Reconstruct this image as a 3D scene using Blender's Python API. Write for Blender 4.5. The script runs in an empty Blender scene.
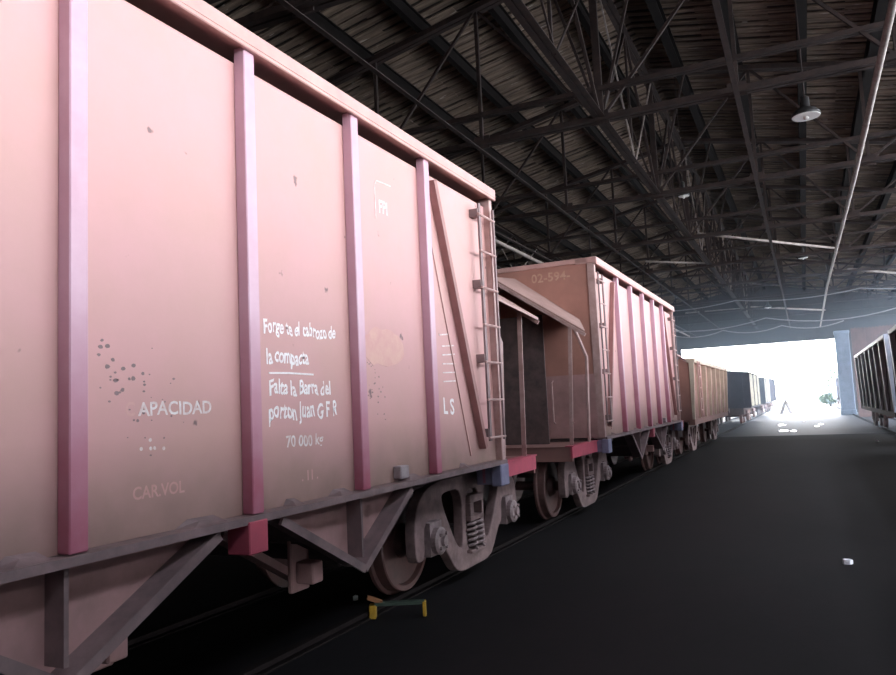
import bpy, bmesh, math, random
from mathutils import Vector, Matrix, noise
random.seed(7)
SC = bpy.context.scene
COL = SC.collection
pi = math.pi

# ------------------------------------------------------------------ camera
YAW, PITCH, ROLL, FOC = math.radians(25.17), math.radians(5.46), 0.047, 750.0
CAMZ = 1.66
cam_d = bpy.data.cameras.new('camera')
cam = bpy.data.objects.new('camera', cam_d); COL.objects.link(cam)
R0 = Vector((math.cos(YAW), math.sin(YAW), 0))
H0 = Vector((-math.sin(YAW), math.cos(YAW), 0))
F0 = H0*math.cos(PITCH) + Vector((0, 0, math.sin(PITCH)))
U0 = -H0*math.sin(PITCH) + Vector((0, 0, math.cos(PITCH)))
RR = R0*math.cos(ROLL) - U0*math.sin(ROLL)
UU = U0*math.cos(ROLL) + R0*math.sin(ROLL)
M = Matrix((RR, UU, -F0)).transposed().to_4x4()
M.translation = Vector((0, 0, CAMZ))
cam.matrix_world = M
cam_d.sensor_width = 36.0
cam_d.lens = FOC/896.0*36.0
cam_d.clip_start = 0.05; cam_d.clip_end = 600
SC.camera = cam

# ------------------------------------------------------------------ sky, exposure
world = bpy.data.worlds.new('sky'); SC.world = world
world.use_nodes = True
wn = world.node_tree
bg = wn.nodes['Background']
wtc = wn.nodes.new('ShaderNodeTexCoord'); wsp = wn.nodes.new('ShaderNodeSeparateXYZ')
wrp = wn.nodes.new('ShaderNodeValToRGB')
wn.links.new(wtc.outputs['Generated'], wsp.inputs[0]); wn.links.new(wsp.outputs['Z'], wrp.inputs[0])
wrp.color_ramp.elements[0].position = 0.0; wrp.color_ramp.elements[0].color = (0.93, 0.95, 1.0, 1)
wrp.color_ramp.elements[1].position = 0.8; wrp.color_ramp.elements[1].color = (0.76, 0.84, 1.0, 1)
wn.links.new(wrp.outputs[0], bg.inputs[0])
bg.inputs[1].default_value = 10.0
SC.view_settings.view_transform = 'Standard'
SC.view_settings.look = 'None'
SC.view_settings.gamma = 1.0
SC.view_settings.use_curve_mapping = False
SC.view_settings.exposure = 0.85
SC.cycles.max_bounces = 7
SC.cycles.diffuse_bounces = 4
SC.cycles.volume_bounces = 1
SC.cycles.use_denoising = True

def portal(name, loc, rot, sx, sy):
    d = bpy.data.lights.new(name, 'AREA'); d.shape = 'RECTANGLE'; d.size = sx; d.size_y = sy
    d.cycles.is_portal = True
    o = bpy.data.objects.new(name, d); COL.objects.link(o); o.location = loc; o.rotation_euler = rot
# shed openings that daylight comes through
portal('daylight_portal', (5.0, 13, 9.4), (0, 0, 0), 1.7, 43)
portal('daylight_portal', (11.5, 28, 3.8), (0, math.radians(90), 0), 8, 76)
portal('daylight_portal', (-3.2, 66.6, 3.0), (math.radians(-90), 0, 0), 12, 6.0)

# ------------------------------------------------------------------ materials
def mat(name, color, rough=0.7, metal=0.0, var=0.0, scale=4.0, c2=None, stretch=(1, 1, 1), bump=0.0,
        spots=None, spot_scale=9.0, spot_at=0.68, dust_tint=None, spec=0.5, coords='world'):
    m = bpy.data.materials.new(name); m.use_nodes = True
    nt = m.node_tree; N, L = nt.nodes, nt.links
    b = N['Principled BSDF']
    b.inputs['Roughness'].default_value = rough
    b.inputs['Metallic'].default_value = metal
    b.inputs['Specular IOR Level'].default_value = spec
    b.inputs['Base Color'].default_value = (*color, 1)
    if not (var or c2 or spots or bump or dust_tint): return m
    if coords == 'world':
        g = N.new('ShaderNodeNewGeometry'); src = g.outputs['Position']
    else:
        g = N.new('ShaderNodeTexCoord'); src = g.outputs['Object']
    mp = N.new('ShaderNodeMapping'); mp.inputs['Scale'].default_value = stretch
    L.new(src, mp.inputs['Vector'])
    nz = N.new('ShaderNodeTexNoise'); nz.inputs['Scale'].default_value = scale
    nz.inputs['Detail'].default_value = 6; nz.inputs['Roughness'].default_value = 0.65
    L.new(mp.outputs[0], nz.inputs['Vector'])
    rp = N.new('ShaderNodeValToRGB')
    rp.color_ramp.elements[0].position = 0.35; rp.color_ramp.elements[1].position = 0.68
    a = c2 if c2 else tuple(c*(1-var) for c in color)
    rp.color_ramp.elements[0].color = (*a, 1); rp.color_ramp.elements[1].color = (*color, 1)
    L.new(nz.outputs[0], rp.inputs[0])
    out = rp.outputs[0]
    if spots:
        n2 = N.new('ShaderNodeTexNoise'); n2.inputs['Scale'].default_value = spot_scale
        n2.inputs['Detail'].default_value = 3
        L.new(src, n2.inputs['Vector'])
        r2 = N.new('ShaderNodeValToRGB')
        r2.color_ramp.elements[0].position = spot_at; r2.color_ramp.elements[1].position = spot_at+0.04
        r2.color_ramp.elements[0].color = (0, 0, 0, 1); r2.color_ramp.elements[1].color = (1, 1, 1, 1)
        L.new(n2.outputs[0], r2.inputs[0])
        mx = N.new('ShaderNodeMix'); mx.data_type = 'RGBA'
        L.new(r2.outputs[0], mx.inputs[0]); L.new(out, mx.inputs[6]); mx.inputs[7].default_value = (*spots, 1)
        out = mx.outputs[2]
    if dust_tint:                      # dust: foot tone, dirt on panels, crimson on the ribs
        z0, z1, dc, amt = dust_tint
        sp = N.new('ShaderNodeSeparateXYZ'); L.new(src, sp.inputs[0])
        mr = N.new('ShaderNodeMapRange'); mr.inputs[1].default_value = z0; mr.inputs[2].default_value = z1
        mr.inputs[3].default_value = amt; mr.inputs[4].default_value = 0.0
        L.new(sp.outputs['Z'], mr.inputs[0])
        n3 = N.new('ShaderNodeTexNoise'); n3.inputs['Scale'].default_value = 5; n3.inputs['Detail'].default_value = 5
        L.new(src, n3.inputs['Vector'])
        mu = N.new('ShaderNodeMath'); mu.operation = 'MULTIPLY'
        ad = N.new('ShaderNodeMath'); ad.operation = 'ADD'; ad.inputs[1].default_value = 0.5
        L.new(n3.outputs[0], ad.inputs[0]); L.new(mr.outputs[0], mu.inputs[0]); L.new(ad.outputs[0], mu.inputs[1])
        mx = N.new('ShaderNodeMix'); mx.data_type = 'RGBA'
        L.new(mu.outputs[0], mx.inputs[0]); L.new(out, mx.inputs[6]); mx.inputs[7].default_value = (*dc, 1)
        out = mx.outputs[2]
    L.new(out, b.inputs['Base Color'])
    if bump:
        bp = N.new('ShaderNodeBump'); bp.inputs['Strength'].default_value = bump; bp.inputs['Distance'].default_value = 0.02
        L.new(nz.outputs[0], bp.inputs['Height']); L.new(bp.outputs[0], b.inputs['Normal'])
    return m

PANEL = mat('faded_red_oxide_paint', (0.58, 0.315, 0.31), 0.6, c2=(0.53, 0.305, 0.275), scale=1.6, bump=0.08,
            spots=(0.20, 0.12, 0.12), spot_scale=7.0, spot_at=0.73, dust_tint=(1.1, 1.6, (0.20, 0.14, 0.11), 0.75))
ENDP = mat('end_oxide_paint', (0.42, 0.20, 0.155), 0.65, c2=(0.34, 0.16, 0.125), scale=2.2, bump=0.08, dust_tint=(1.1, 2.2, (0.2, 0.12, 0.12), 0.5))
RIB = mat('rib_highlit_paint', (0.58, 0.37, 0.45), 0.42, c2=(0.52, 0.31, 0.38), scale=3.0, bump=0.05, dust_tint=(1.0, 2.3, (0.38, 0.08, 0.13), 0.95))  # lavender sky highlight put into the upper colour, crimson lower down
CAP = mat('cap_paint', (0.56, 0.34, 0.30), 0.5, c2=(0.48, 0.27, 0.25), scale=3.0)
RED = mat('crimson_sill_paint', (0.58, 0.10, 0.15), 0.5, c2=(0.46, 0.09, 0.13), scale=6.0, bump=0.1)
UNDER = mat('underframe_grime', (0.115, 0.075, 0.07), 0.8, c2=(0.06, 0.04, 0.04), scale=6.0, bump=0.2)
CHUTE = mat('chute_paint', (0.46, 0.26, 0.25), 0.7, c2=(0.34, 0.20, 0.19), scale=4.0, bump=0.15)
FLANGE = mat('flange_steel', (0.28, 0.19, 0.19), 0.6, c2=(0.17, 0.12, 0.12), scale=5.0, bump=0.15)
BOGIE = mat('bogie_iron', (0.25, 0.165, 0.16), 0.7, c2=(0.14, 0.09, 0.085), scale=8.0, bump=0.25)
WHEEL = mat('wheel_iron', (0.13, 0.06, 0.055), 0.5, c2=(0.075, 0.04, 0.036), scale=7.0, bump=0.15)
BRIGHT = mat('worn_steel', (0.42, 0.36, 0.38), 0.45, c2=(0.25, 0.2, 0.2), scale=9.0)
BLUEBOX = mat('blue_grey_paint', (0.30, 0.29, 0.42), 0.6, c2=(0.21, 0.20, 0.30), scale=7.0)
POST = mat('post_paint', (0.50, 0.34, 0.32), 0.5, c2=(0.36, 0.22, 0.20), scale=6.0)
CANOPY = mat('canopy_sheet', (0.40, 0.26, 0.23), 0.6, c2=(0.32, 0.20, 0.18), scale=4.0)
WHITE = mat('stencil_white', (0.80, 0.78, 0.78), 0.8, c2=(0.60, 0.46, 0.45), scale=18.0)
CHALK = mat('chalk_white', (0.95, 0.93, 0.93), 0.9, c2=(0.78, 0.7, 0.7), scale=25.0)
FAINT = mat('faded_stencil', (0.62, 0.37, 0.34), 0.8, c2=(0.56, 0.31, 0.28), scale=14.0)
NUMB = mat('faded_number_paint', (0.55, 0.36, 0.27), 0.8, c2=(0.46, 0.25, 0.18), scale=14.0)
PATCH = mat('bare_patch_paint', (0.62, 0.38, 0.32), 0.7, c2=(0.57, 0.31, 0.285), scale=9.0)
PLANK = mat('roof_board_wood', (0.34, 0.25, 0.185), 0.9, c2=(0.11, 0.078, 0.06), scale=1.6, stretch=(0.7, 5.5, 0.7), bump=0.3,
            spots=(0.50, 0.42, 0.36), spot_scale=4.0, spot_at=0.66)
for nd in PLANK.node_tree.nodes:      # pale streaks run along the boards
    if nd.type == 'TEX_NOISE' and abs(nd.inputs['Scale'].default_value-4.0) < 1e-6:
        mpn = PLANK.node_tree.nodes.new('ShaderNodeMapping'); mpn.inputs['Scale'].default_value = (0.5, 3.0, 0.5)
        lk = nd.inputs['Vector'].links[0]; s_ = lk.from_socket
        PLANK.node_tree.links.new(s_, mpn.inputs['Vector']); PLANK.node_tree.links.new(mpn.outputs[0], nd.inputs['Vector'])
STEEL = mat('roof_steel', (0.042, 0.022, 0.018), 0.8, c2=(0.016, 0.009, 0.008), scale=5.0)
PURL = mat('purlin_steel', (0.012, 0.009, 0.008), 0.85, spec=0.2, c2=(0.007, 0.005, 0.005), scale=3.0)
PALE = mat('pale_pipe_paint', (0.42, 0.36, 0.33), 0.5, c2=(0.24, 0.19, 0.17), scale=5.0)
FLOOR = mat('coal_dust_floor', (0.0065, 0.0045, 0.0055), 0.85, c2=(0.003, 0.0025, 0.003), scale=0.9, bump=0.35, stretch=(1.2, 0.6, 1), spec=0.2)
FARFLOOR = mat('paler_far_floor', (0.038, 0.042, 0.052), 0.6, c2=(0.02, 0.022, 0.03), scale=0.5)  # blue-grey floor tone, paler than the near floor
YARD = mat('pale_yard_ground', (0.34, 0.33, 0.31), 0.9, c2=(0.25, 0.24, 0.22), scale=0.5)
RAIL = mat('rail_steel', (0.014, 0.010, 0.010), 0.85, spec=0.1, metal=0.0, var=0.4, scale=4.0)
SLEEP = mat('sleeper_wood', (0.009, 0.007, 0.006), 0.9, var=0.4, scale=6.0)
WALL = mat('grimy_wall_sheet', (0.05, 0.04, 0.036), 0.9, c2=(0.03, 0.024, 0.022), scale=1.2)
RUSTW = mat('rust_brown_sheet', (0.20, 0.12, 0.11), 0.85, c2=(0.13, 0.08, 0.075), scale=1.2)
PIER = mat('blue_lit_pier', (0.36, 0.45, 0.60), 0.8, c2=(0.24, 0.32, 0.45), scale=2.0)  # blue daylight and haze put into the concrete colour
DARKCAR = mat('dark_boxcar_paint', (0.045, 0.04, 0.055), 0.7, c2=(0.03, 0.027, 0.035), scale=2.0)
LITCAR = mat('daylit_side_paint', (0.75, 0.73, 0.62), 0.7, c2=(0.45, 0.43, 0.38), scale=1.5)  # pale side paint with the daylight on it put into the colour
GOND = mat('gondola_dark_paint', (0.035, 0.027, 0.035), 0.7, c2=(0.02, 0.017, 0.022), scale=2.0)
GRIB = mat('gondola_rib_skylit', (0.50, 0.54, 0.64), 0.45, c2=(0.36, 0.39, 0.47), scale=3.0)  # sky reflection put into the rib colour as bluish white
CREAM = mat('pale_cream_rib_paint', (0.62, 0.52, 0.40), 0.6, c2=(0.5, 0.38, 0.30), scale=3.0)
JOURN = mat('journal_iron', (0.33, 0.25, 0.25), 0.55, c2=(0.17, 0.12, 0.12), scale=9.0, bump=0.2)
BRACE = mat('brace_paint', (0.34, 0.17, 0.16), 0.6, c2=(0.27, 0.13, 0.12), scale=5.0)
LAMPD = mat('lamp_shade_dark', (0.03, 0.028, 0.028), 0.5)
ENAMEL = mat('lamp_white_enamel', (0.85, 0.83, 0.80), 0.35)
YEL = mat('safety_yellow', (0.42, 0.24, 0.012), 0.6, var=0.35, scale=12.0)
GREEN = mat('dark_green_bar', (0.03, 0.05, 0.035), 0.6)
WOODB = mat('brown_wood', (0.22, 0.09, 0.035), 0.8)
PAPER = mat('white_scrap', (0.95, 0.95, 1.0), 0.7)
GLOSSY = mat('glossy_disc', (0.02, 0.02, 0.022), 0.04, spec=1.0)
LEAF = mat('leaves', (0.06, 0.10, 0.035), 0.8, var=0.5, scale=3.0)
BARK = mat('bark', (0.06, 0.045, 0.035), 0.9)
TRES = mat('trestle_wood', (0.10, 0.075, 0.06), 0.8)
CABLE = mat('cable_sheath', (0.33, 0.31, 0.33), 0.5)

# ------------------------------------------------------------------ mesh helpers
class MB:
    def __init__(s): s.v = []; s.f = []
    def add(s, vs, fs):
        n = len(s.v); s.v += [tuple(v) for v in vs]; s.f += [tuple(i+n for i in f) for f in fs]; return s
    def box(s, x0, x1, y0, y1, z0, z1):
        return s.add([(x0,y0,z0),(x1,y0,z0),(x1,y1,z0),(x0,y1,z0),(x0,y0,z1),(x1,y0,z1),(x1,y1,z1),(x0,y1,z1)],
                     [(0,3,2,1),(4,5,6,7),(0,1,5,4),(1,2,6,5),(2,3,7,6),(3,0,4,7)])
    def bar(s, a, b, w, h, up=(0, 0, 1)):
        a = Vector(a); b = Vector(b); d = (b-a).normalized(); up = Vector(up)
        if abs(d.dot(up)) > 0.98: up = Vector((0, 1, 0))
        r = d.cross(up).normalized()*w/2; u = r.cross(d).normalized()*h/2
        vs = [p+sr*r+su*u for p in (a, b) for sr, su in ((-1,-1),(1,-1),(1,1),(-1,1))]
        return s.add(vs, [(3,2,1,0),(4,5,6,7),(0,1,5,4),(1,2,6,5),(2,3,7,6),(3,0,4,7)])
    def ell(s, a, b, w, t, up=(0, 0, 1), flip=1):
        """an angle-iron bar: two thin legs at right angles"""
        a = Vector(a); b = Vector(b); d = (b-a).normalized(); up = Vector(up)
        if abs(d.dot(up)) > 0.98: up = Vector((0, 1, 0))
        r = d.cross(up).normalized(); u = r.cross(d).normalized()
        prof = [(0,0),(w*flip,0),(w*flip,t),(t*flip,t),(t*flip,w),(0,w)]
        vs = [p+r*(x-w*flip/2)+u*(y-w/2) for p in (a, b) for x, y in prof]
        fs = [tuple(range(6)), tuple(range(11, 5, -1))]+[(i, (i+1) % 6+0, (i+1) % 6+6, i+6) for i in range(6)]
        return s.add(vs, fs)
    def tube(s, pts, r, n=8):
        pts = [Vector(p) for p in pts]; rings = []
        for i, p in enumerate(pts):
            d = (pts[min(i+1, len(pts)-1)]-pts[max(i-1, 0)]).normalized()
            up = Vector((0, 0, 1)) if abs(d.z) < 0.9 else Vector((0, 1, 0))
            x = d.cross(up).normalized(); y = x.cross(d)
            rings.append([p+r*(math.cos(2*pi*k/n)*x+math.sin(2*pi*k/n)*y) for k in range(n)])
        vs = [v for g in rings for v in g]; fs = []
        for i in range(len(pts)-1):
            for k in range(n):
                fs.append((i*n+k, i*n+(k+1) % n, (i+1)*n+(k+1) % n, (i+1)*n+k))
        fs.append(tuple(range(n-1, -1, -1))); fs.append(tuple((len(pts)-1)*n+k for k in range(n)))
        return s.add(vs, fs)
    def lathe(s, c, axis, prof, n=24):
        """prof: (offset along axis, radius)"""
        c = Vector(c); ax = Vector(axis).normalized()
        up = Vector((0, 0, 1)) if abs(ax.z) < 0.9 else Vector((0, 1, 0))
        x = ax.cross(up).normalized(); y = ax.cross(x)
        vs = []; fs = []
        for o, r in prof:
            vs += [c+ax*o+r*(math.cos(2*pi*k/n)*x+math.sin(2*pi*k/n)*y) for k in range(n)]
        for i in range(len(prof)-1):
            for k in range(n):
                fs.append((i*n+k, i*n+(k+1) % n, (i+1)*n+(k+1) % n, (i+1)*n+k))
        fs.append(tuple(range(n-1, -1, -1))); fs.append(tuple((len(prof)-1)*n+k for k in range(n)))
        return s.add(vs, fs)
    def prism(s, poly, x0, x1):
        """polygon of (y, z) extruded from x0 to x1"""
        n = len(poly)
        vs = [(x0, y, z) for y, z in poly]+[(x1, y, z) for y, z in poly]
        return s.add(vs, [tuple(range(n-1, -1, -1)), tuple(range(n, 2*n))]+[(i, (i+1) % n, (i+1) % n+n, i+n) for i in range(n)])
    def build(s, name, m, parent=None, bevel=0, smooth=False, loc=None):
        me = bpy.data.meshes.new(name); me.from_pydata(s.v, [], s.f)
        bm = bmesh.new(); bm.from_mesh(me)
        bmesh.ops.recalc_face_normals(bm, faces=bm.faces)
        if bevel:
            bmesh.ops.bevel(bm, geom=list(bm.edges), offset=bevel, segments=1, affect='EDGES', clamp_overlap=True)
        bm.to_mesh(me); bm.free()
        if smooth:
            for p in me.polygons: p.use_smooth = len(p.vertices) == 4
        me.materials.append(m)
        o = bpy.data.objects.new(name, me); COL.objects.link(o)
        if parent: o.parent = parent
        if loc is not None: o.location = loc
        return o

def tag(o, label=None, cat=None, group=None, kind=None):
    if label: o['label'] = label
    if cat: o['category'] = cat
    if group: o['group'] = group
    if kind: o['kind'] = kind
    return o
def empty(name, loc=(0, 0, 0), rz=0):
    o = bpy.data.objects.new(name, None); COL.objects.link(o); o.location = loc; o.rotation_euler = (0, 0, rz)
    o.empty_display_size = 0.2
    return o
def copy_tree(o, parent=None, skip=()):
    c = o.copy(); COL.objects.link(c); c.parent = parent
    for ch in list(o.children):
        if ch.name.split('.')[0] not in skip: copy_tree(ch, c, skip)
    return c

# ------------------------------------------------------------------ the shed
FZ = -0.06                     # floor level; rail tops are at zero
RX, RZ, SL = -3.05, 10.7, 0.20  # ridge position, height and roof pitch
XL, XR = -18.0, 11.0
Y0, Y1 = -9.0, 66.0
def roofz(x): return RZ-SL*abs(x-RX)

fl = MB(); fl.box(XL, XR+0.5, Y0, 34.0, FZ-0.2, FZ)
tag(fl.build('floor', FLOOR), kind='structure')
fl = MB(); fl.box(XL, XR+0.5, 34.0, Y1+1, FZ-0.2, FZ-0.002)
tag(fl.build('floor', FARFLOOR), kind='structure')
g = MB()
g.box(-90, 90, Y1+1, 300, FZ-0.25, FZ-0.03); g.box(-90, 90, -60, Y0, FZ-0.25, FZ-0.03)
g.box(XR+0.5, 90, Y0, Y1+1, FZ-0.25, FZ-0.03); g.box(-90, XL, Y0, Y1+1, FZ-0.25, FZ-0.03)
tag(g.build('ground', YARD), kind='structure')

# roof: boards on purlins, a thin weather skin above; the bays over the right aisle stand open to the sky
OPX0, OPX1, OPY0, OPY1 = 4.2, 5.7, -8.0, 34.0
def open_bay(x, y): return OPX0 < x < OPX1 and OPY0 < y < OPY1
skin = MB()
def skinq(xa, xb, ya, yb):
    za, zb = roofz(xa)+0.06, roofz(xb)+0.06
    skin.add([(xa,ya,za),(xb,ya,zb),(xb,yb,zb),(xa,yb,za),(xa,ya,za+.03),(xb,ya,zb+.03),(xb,yb,zb+.03),(xa,yb,za+.03)],
             [(0,3,2,1),(4,5,6,7),(0,1,5,4),(1,2,6,5),(2,3,7,6),(3,0,4,7)])
skinq(XL-.4, RX, Y0, Y1+.5); skinq(RX, OPX0, Y0, Y1+.5)
skinq(OPX1, XR+.5, Y0, Y1+.5); skinq(OPX0, OPX1, OPY1, Y1+.5); skinq(OPX0, OPX1, Y0, OPY0)
ceil = skin.build('ceiling', WALL); tag(ceil, kind='structure')

BW = 0.30
def board_mesh(name, side, L_, seed):
    m = MB(); w = BW-0.025-0.015*seed; t = 0.03; dz = -SL*L_*side/2
    m.add([(-L_/2,-w/2,-dz),(L_/2,-w/2,dz),(L_/2,w/2,dz+.01*seed),(-L_/2,w/2,-dz+.01*seed),
           (-L_/2,-w/2,-dz+t),(L_/2,-w/2,dz+t),(L_/2,w/2,dz+t),(-L_/2,w/2,-dz+t)],
          [(0,3,2,1),(4,5,6,7),(0,1,5,4),(1,2,6,5),(2,3,7,6),(3,0,4,7)])
    return m
BL = 1.5
segs = []
x = RX
while x+BL/2 < XR+.4: segs.append((x+BL/2, 1)); x += BL
x = RX
while x-BL/2 > XL-.4: segs.append((x-BL/2, -1)); x -= BL
cands = []
nrow = int((Y1-Y0)/BW)
for i in range(nrow):
    y = Y0+BW*(i+.5)
    for xc, sd in segs:
        if open_bay(xc, y): continue
        cands.append((xc, y, sd))
def see(p):
    d = Vector(p)-Vector((0, 0, CAMZ)); z = d.dot(F0)
    if z < .5: return None
    return z, 448+FOC*d.dot(RR)/z, 337.5-FOC*d.dot(UU)/z
scored = []
rest = []
for xc, y, sd in cands:
    q = see((xc, y, roofz(xc)))
    if q and -40 < q[1] < 936 and -30 < q[2] < 340 and not (q[1] < 497 and q[2] > 0.618*q[1]-118+10): scored.append((q[0], xc, y, sd))
    else: rest.append((xc, y, sd))
scored.sort()
protos = {}
for k, (z, xc, y, sd) in enumerate(scored):
    if k >= 300: rest.append((xc, y, sd)); continue
    key = (sd, random.randint(0, 3))
    loc = (xc, y, roofz(xc)+random.uniform(-.012, .006))
    if key not in protos:
        o = board_mesh('roof_board', sd, BL, key[1]).build('roof_board', PLANK, ceil, loc=loc); protos[key] = o
    else:
        o = protos[key].copy(); COL.objects.link(o); o.location = loc
rb = MB()
for xc, y, sd in rest:
    b = board_mesh('b', sd, BL, random.randint(0, 3)); dz = random.uniform(-.012, .006)
    rb.add([(v[0]+xc, v[1]+y, v[2]+roofz(xc)+dz) for v in b.v], b.f)
tag(rb.build('roof_boarding', PLANK, ceil), kind='stuff')

# purlins, one long beam each
px = RX+0.75
purl_x = []
while px < XR: purl_x.append(px); px += 1.45
px = RX-0.75
while px > XL: purl_x.append(px); px -= 1.45
for px in purl_x:
    m = MB(); z = roofz(px)-0.035
    w = 0.10 if px > RX else 0.07
    m.box(px-.02, px+.02, Y0, Y1, z-.30, z); m.box(px-w, px+w, Y0, Y1, z-.33, z-.30); m.box(px-w, px+w, Y0, Y1, z-.03, z-.005)
    m.build('purlin', PURL, ceil)

# walls
wl = MB(); wl.box(XL-.2, XL, Y0, Y1, FZ, roofz(XL))
wall_left = wl.build('wall_left', WALL); tag(wall_left, kind='structure')
wn_ = MB()
wn_.add([(XL,Y0-.2,FZ),(XR+.5,Y0-.2,FZ),(XR+.5,Y0-.2,roofz(XR)),(RX,Y0-.2,RZ),(XL,Y0-.2,roofz(XL)),(XL,Y0-.05,FZ),(XR+.5,Y0-.05,FZ),(XR+.5,Y0-.05,roofz(XR)),(RX,Y0-.05,RZ),(XL,Y0-.05,roofz(XL))],
        [(0,1,2,3,4),(9,8,7,6,5),(0,5,6,1),(1,6,7,2),(2,7,8,3),(3,8,9,4),(4,9,5,0)])
tag(wn_.build('wall_near_blocker', WALL), kind='structure')  # unseen end wall, added to keep daylight off camera-facing faces
we = MB(); LZ = 6.0
yw = Y1
for (xa, xb) in ((XL, -9.2), (-9.2, RX), (RX, 2.6), (2.6, XR)):
    zb = LZ if xa in (-9.2, RX) else FZ
    we.add([(xa,yw,zb),(xb,yw,zb),(xb,yw,roofz(xb)),(xa,yw,roofz(xa)),(xa,yw+.15,zb),(xb,yw+.15,zb),(xb,yw+.15,roofz(xb)),(xa,yw+.15,roofz(xa))],
           [(0,3,2,1),(4,5,6,7),(0,1,5,4),(1,2,6,5),(2,3,7,6),(3,0,4,7)])
wall_end = we.build('wall_far', WALL); tag(wall_end, kind='structure')
lt = MB(); lt.box(-9.4, 2.8, yw-.2, yw+.25, LZ-.25, LZ); tag(lt.build('trim_1', STEEL), kind='structure')
# rusty partition right of the exit, of upright sheets
wr = MB(); wr.box(3.0, XR, 55.10, 55.16, FZ, 5.6)
wall_r = wr.build('wall_right', RUSTW); tag(wall_r, kind='structure')
sh = None
for i in range(10):
    xa = 3.0+i*.8
    if sh is None:
        m = MB()
        for k in range(4): m.box(.2*k+.01, .2*k+.11, 0, .05, 0, 5.75)
        m.box(0, .79, .03, .08, 0, 5.7)
        sh = m.build('wall_sheet', RUSTW, wall_r, loc=(xa, 55.0, FZ)); o = sh
    else:
        o = sh.copy(); COL.objects.link(o); o.location = (xa, 55.0, FZ+random.uniform(-.05, .05)); o.rotation_euler = (0, 0, 0)
pr = MB(); pr.box(2.25, 3.15, 60.4, 61.2, FZ, 5.9); pr.box(2.2, 3.2, 60.35, 61.25, FZ, .3); pr.box(2.2, 3.2, 60.35, 61.25, 5.72, 5.95)
tag(pr.build('exit_pier', PIER, bevel=.03), 'concrete pier coloured by blue daylight, standing at the right edge of the bright exit', 'pier')

# right-side columns at the open eaves (the shed is open along this side)
for i in range(13):
    y = 1.7+6*i-6
    if y > Y1-.5: break
    m = MB(); m.box(XR-.14, XR+.14, y-.01, y+.01, FZ, roofz(XR)-.03); m.box(XR-.16, XR-.13, y-.12, y+.12, FZ, roofz(XR)-.03); m.box(XR+.13, XR+.16, y-.12, y+.12, FZ, roofz(XR)-.03)
    tag(m.build('steel_column', STEEL), 'rusty steel column carrying the open right-hand eaves', 'column', 'columns along the open eaves')

# ------------------------------------------------------------------ roof trusses
CH = 6.96
def make_truss():
    t = empty('roof_truss')
    zt = lambda x: roofz(x)-.42
    panel = 2.42
    left = [RX-panel*k for k in range(0, 7)]; right = [RX+panel*k for k in range(0, 7)]
    left[-1] = XL+.1; right[-1] = XR-.1
    bc = MB()
    for dy in (-.07, .07): bc.ell((XL, dy, CH), (XR, dy, CH), .10, .014, flip=1 if dy > 0 else -1)
    bc.build('bottom_chord', STEEL, t)
    tie = MB()
    for dy in (-.05, .05): tie.ell((XL, dy, CH+.58), (XR, dy, CH+.58), .08, .012, flip=1 if dy > 0 else -1)
    tie.build('tie_beam', STEEL, t)
    for xa, xb in ((XL, RX), (RX, XR)):
        tc = MB()
        for dy in (-.07, .07): tc.ell((xa, dy, zt(xa)), (xb, dy, zt(xb)), .11, .014, flip=1 if dy > 0 else -1)
        tc.build('top_chord', STEEL, t)
    for side in (left, right):
        for k, xx in enumerate(side):
            if k == 0 and side is right: continue
            v = MB(); v.bar((xx, 0, CH), (xx, 0, zt(xx)), .07 if k else .14, .07)
            v.build('upright', STEEL, t)
            g = MB(); g.box(xx-.16, xx+.16, -.012, .012, CH-.1, CH+.16); g.build('gusset', STEEL, t)
            if k:
                xp = side[k-1]; d = MB()
                if k % 2: d.bar((xp, .03, CH), (xx, .03, zt(xx)), .055, .055)
                else: d.bar((xp, -.03, zt(xp)), (xx, -.03, CH), .055, .055)
                d.build('diagonal', STEEL, t)
    # fan of struts over the middle node
    for dx in (-.9, .9):
        d = MB(); d.bar((RX, .05, CH), (RX+dx, .05, zt(RX+dx)), .05, .05); d.build('diagonal', STEEL, t)
    return t
ty = [1.7+6*k for k in range(-1, 11)]
words = ['behind the nearest wagon', 'over the nearest wagon', 'just beyond the nearest wagon', 'the first to cross the picture beyond the near wagon',
         'crossing above the second wagon']
order = ['nearest', 'second', 'third', 'fourth', 'fifth', 'sixth', 'seventh', 'eighth', 'ninth', 'tenth', 'eleventh', 'last']
truss0 = make_truss()
for i, y in enumerate(ty):
    t = truss0 if i == 0 else copy_tree(truss0)
    t.location = (0, y, 0)
    lab = {0: 'dark riveted roof truss behind the camera, over the near end of the wagon train',
           1: 'dark riveted roof truss directly above the camera, first over the near wagon',
           2: 'dark riveted roof truss over the far end of the nearest hopper wagon',
           3: 'dark roof truss with double lower chord crossing above the hanging lamp',
           4: 'dark roof truss second to cross the picture, just beyond the hanging lamp'}.get(i)
    if lab: tag(t, lab, 'roof truss')
    else:
        tag(t, 'dark roof truss, %s one beyond the large hanging lamp%s' % (order[i-4], ', directly before the exit' if i == 11 else ''), 'roof truss')
    t['group'] = 'roof trusses across the shed'

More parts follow.
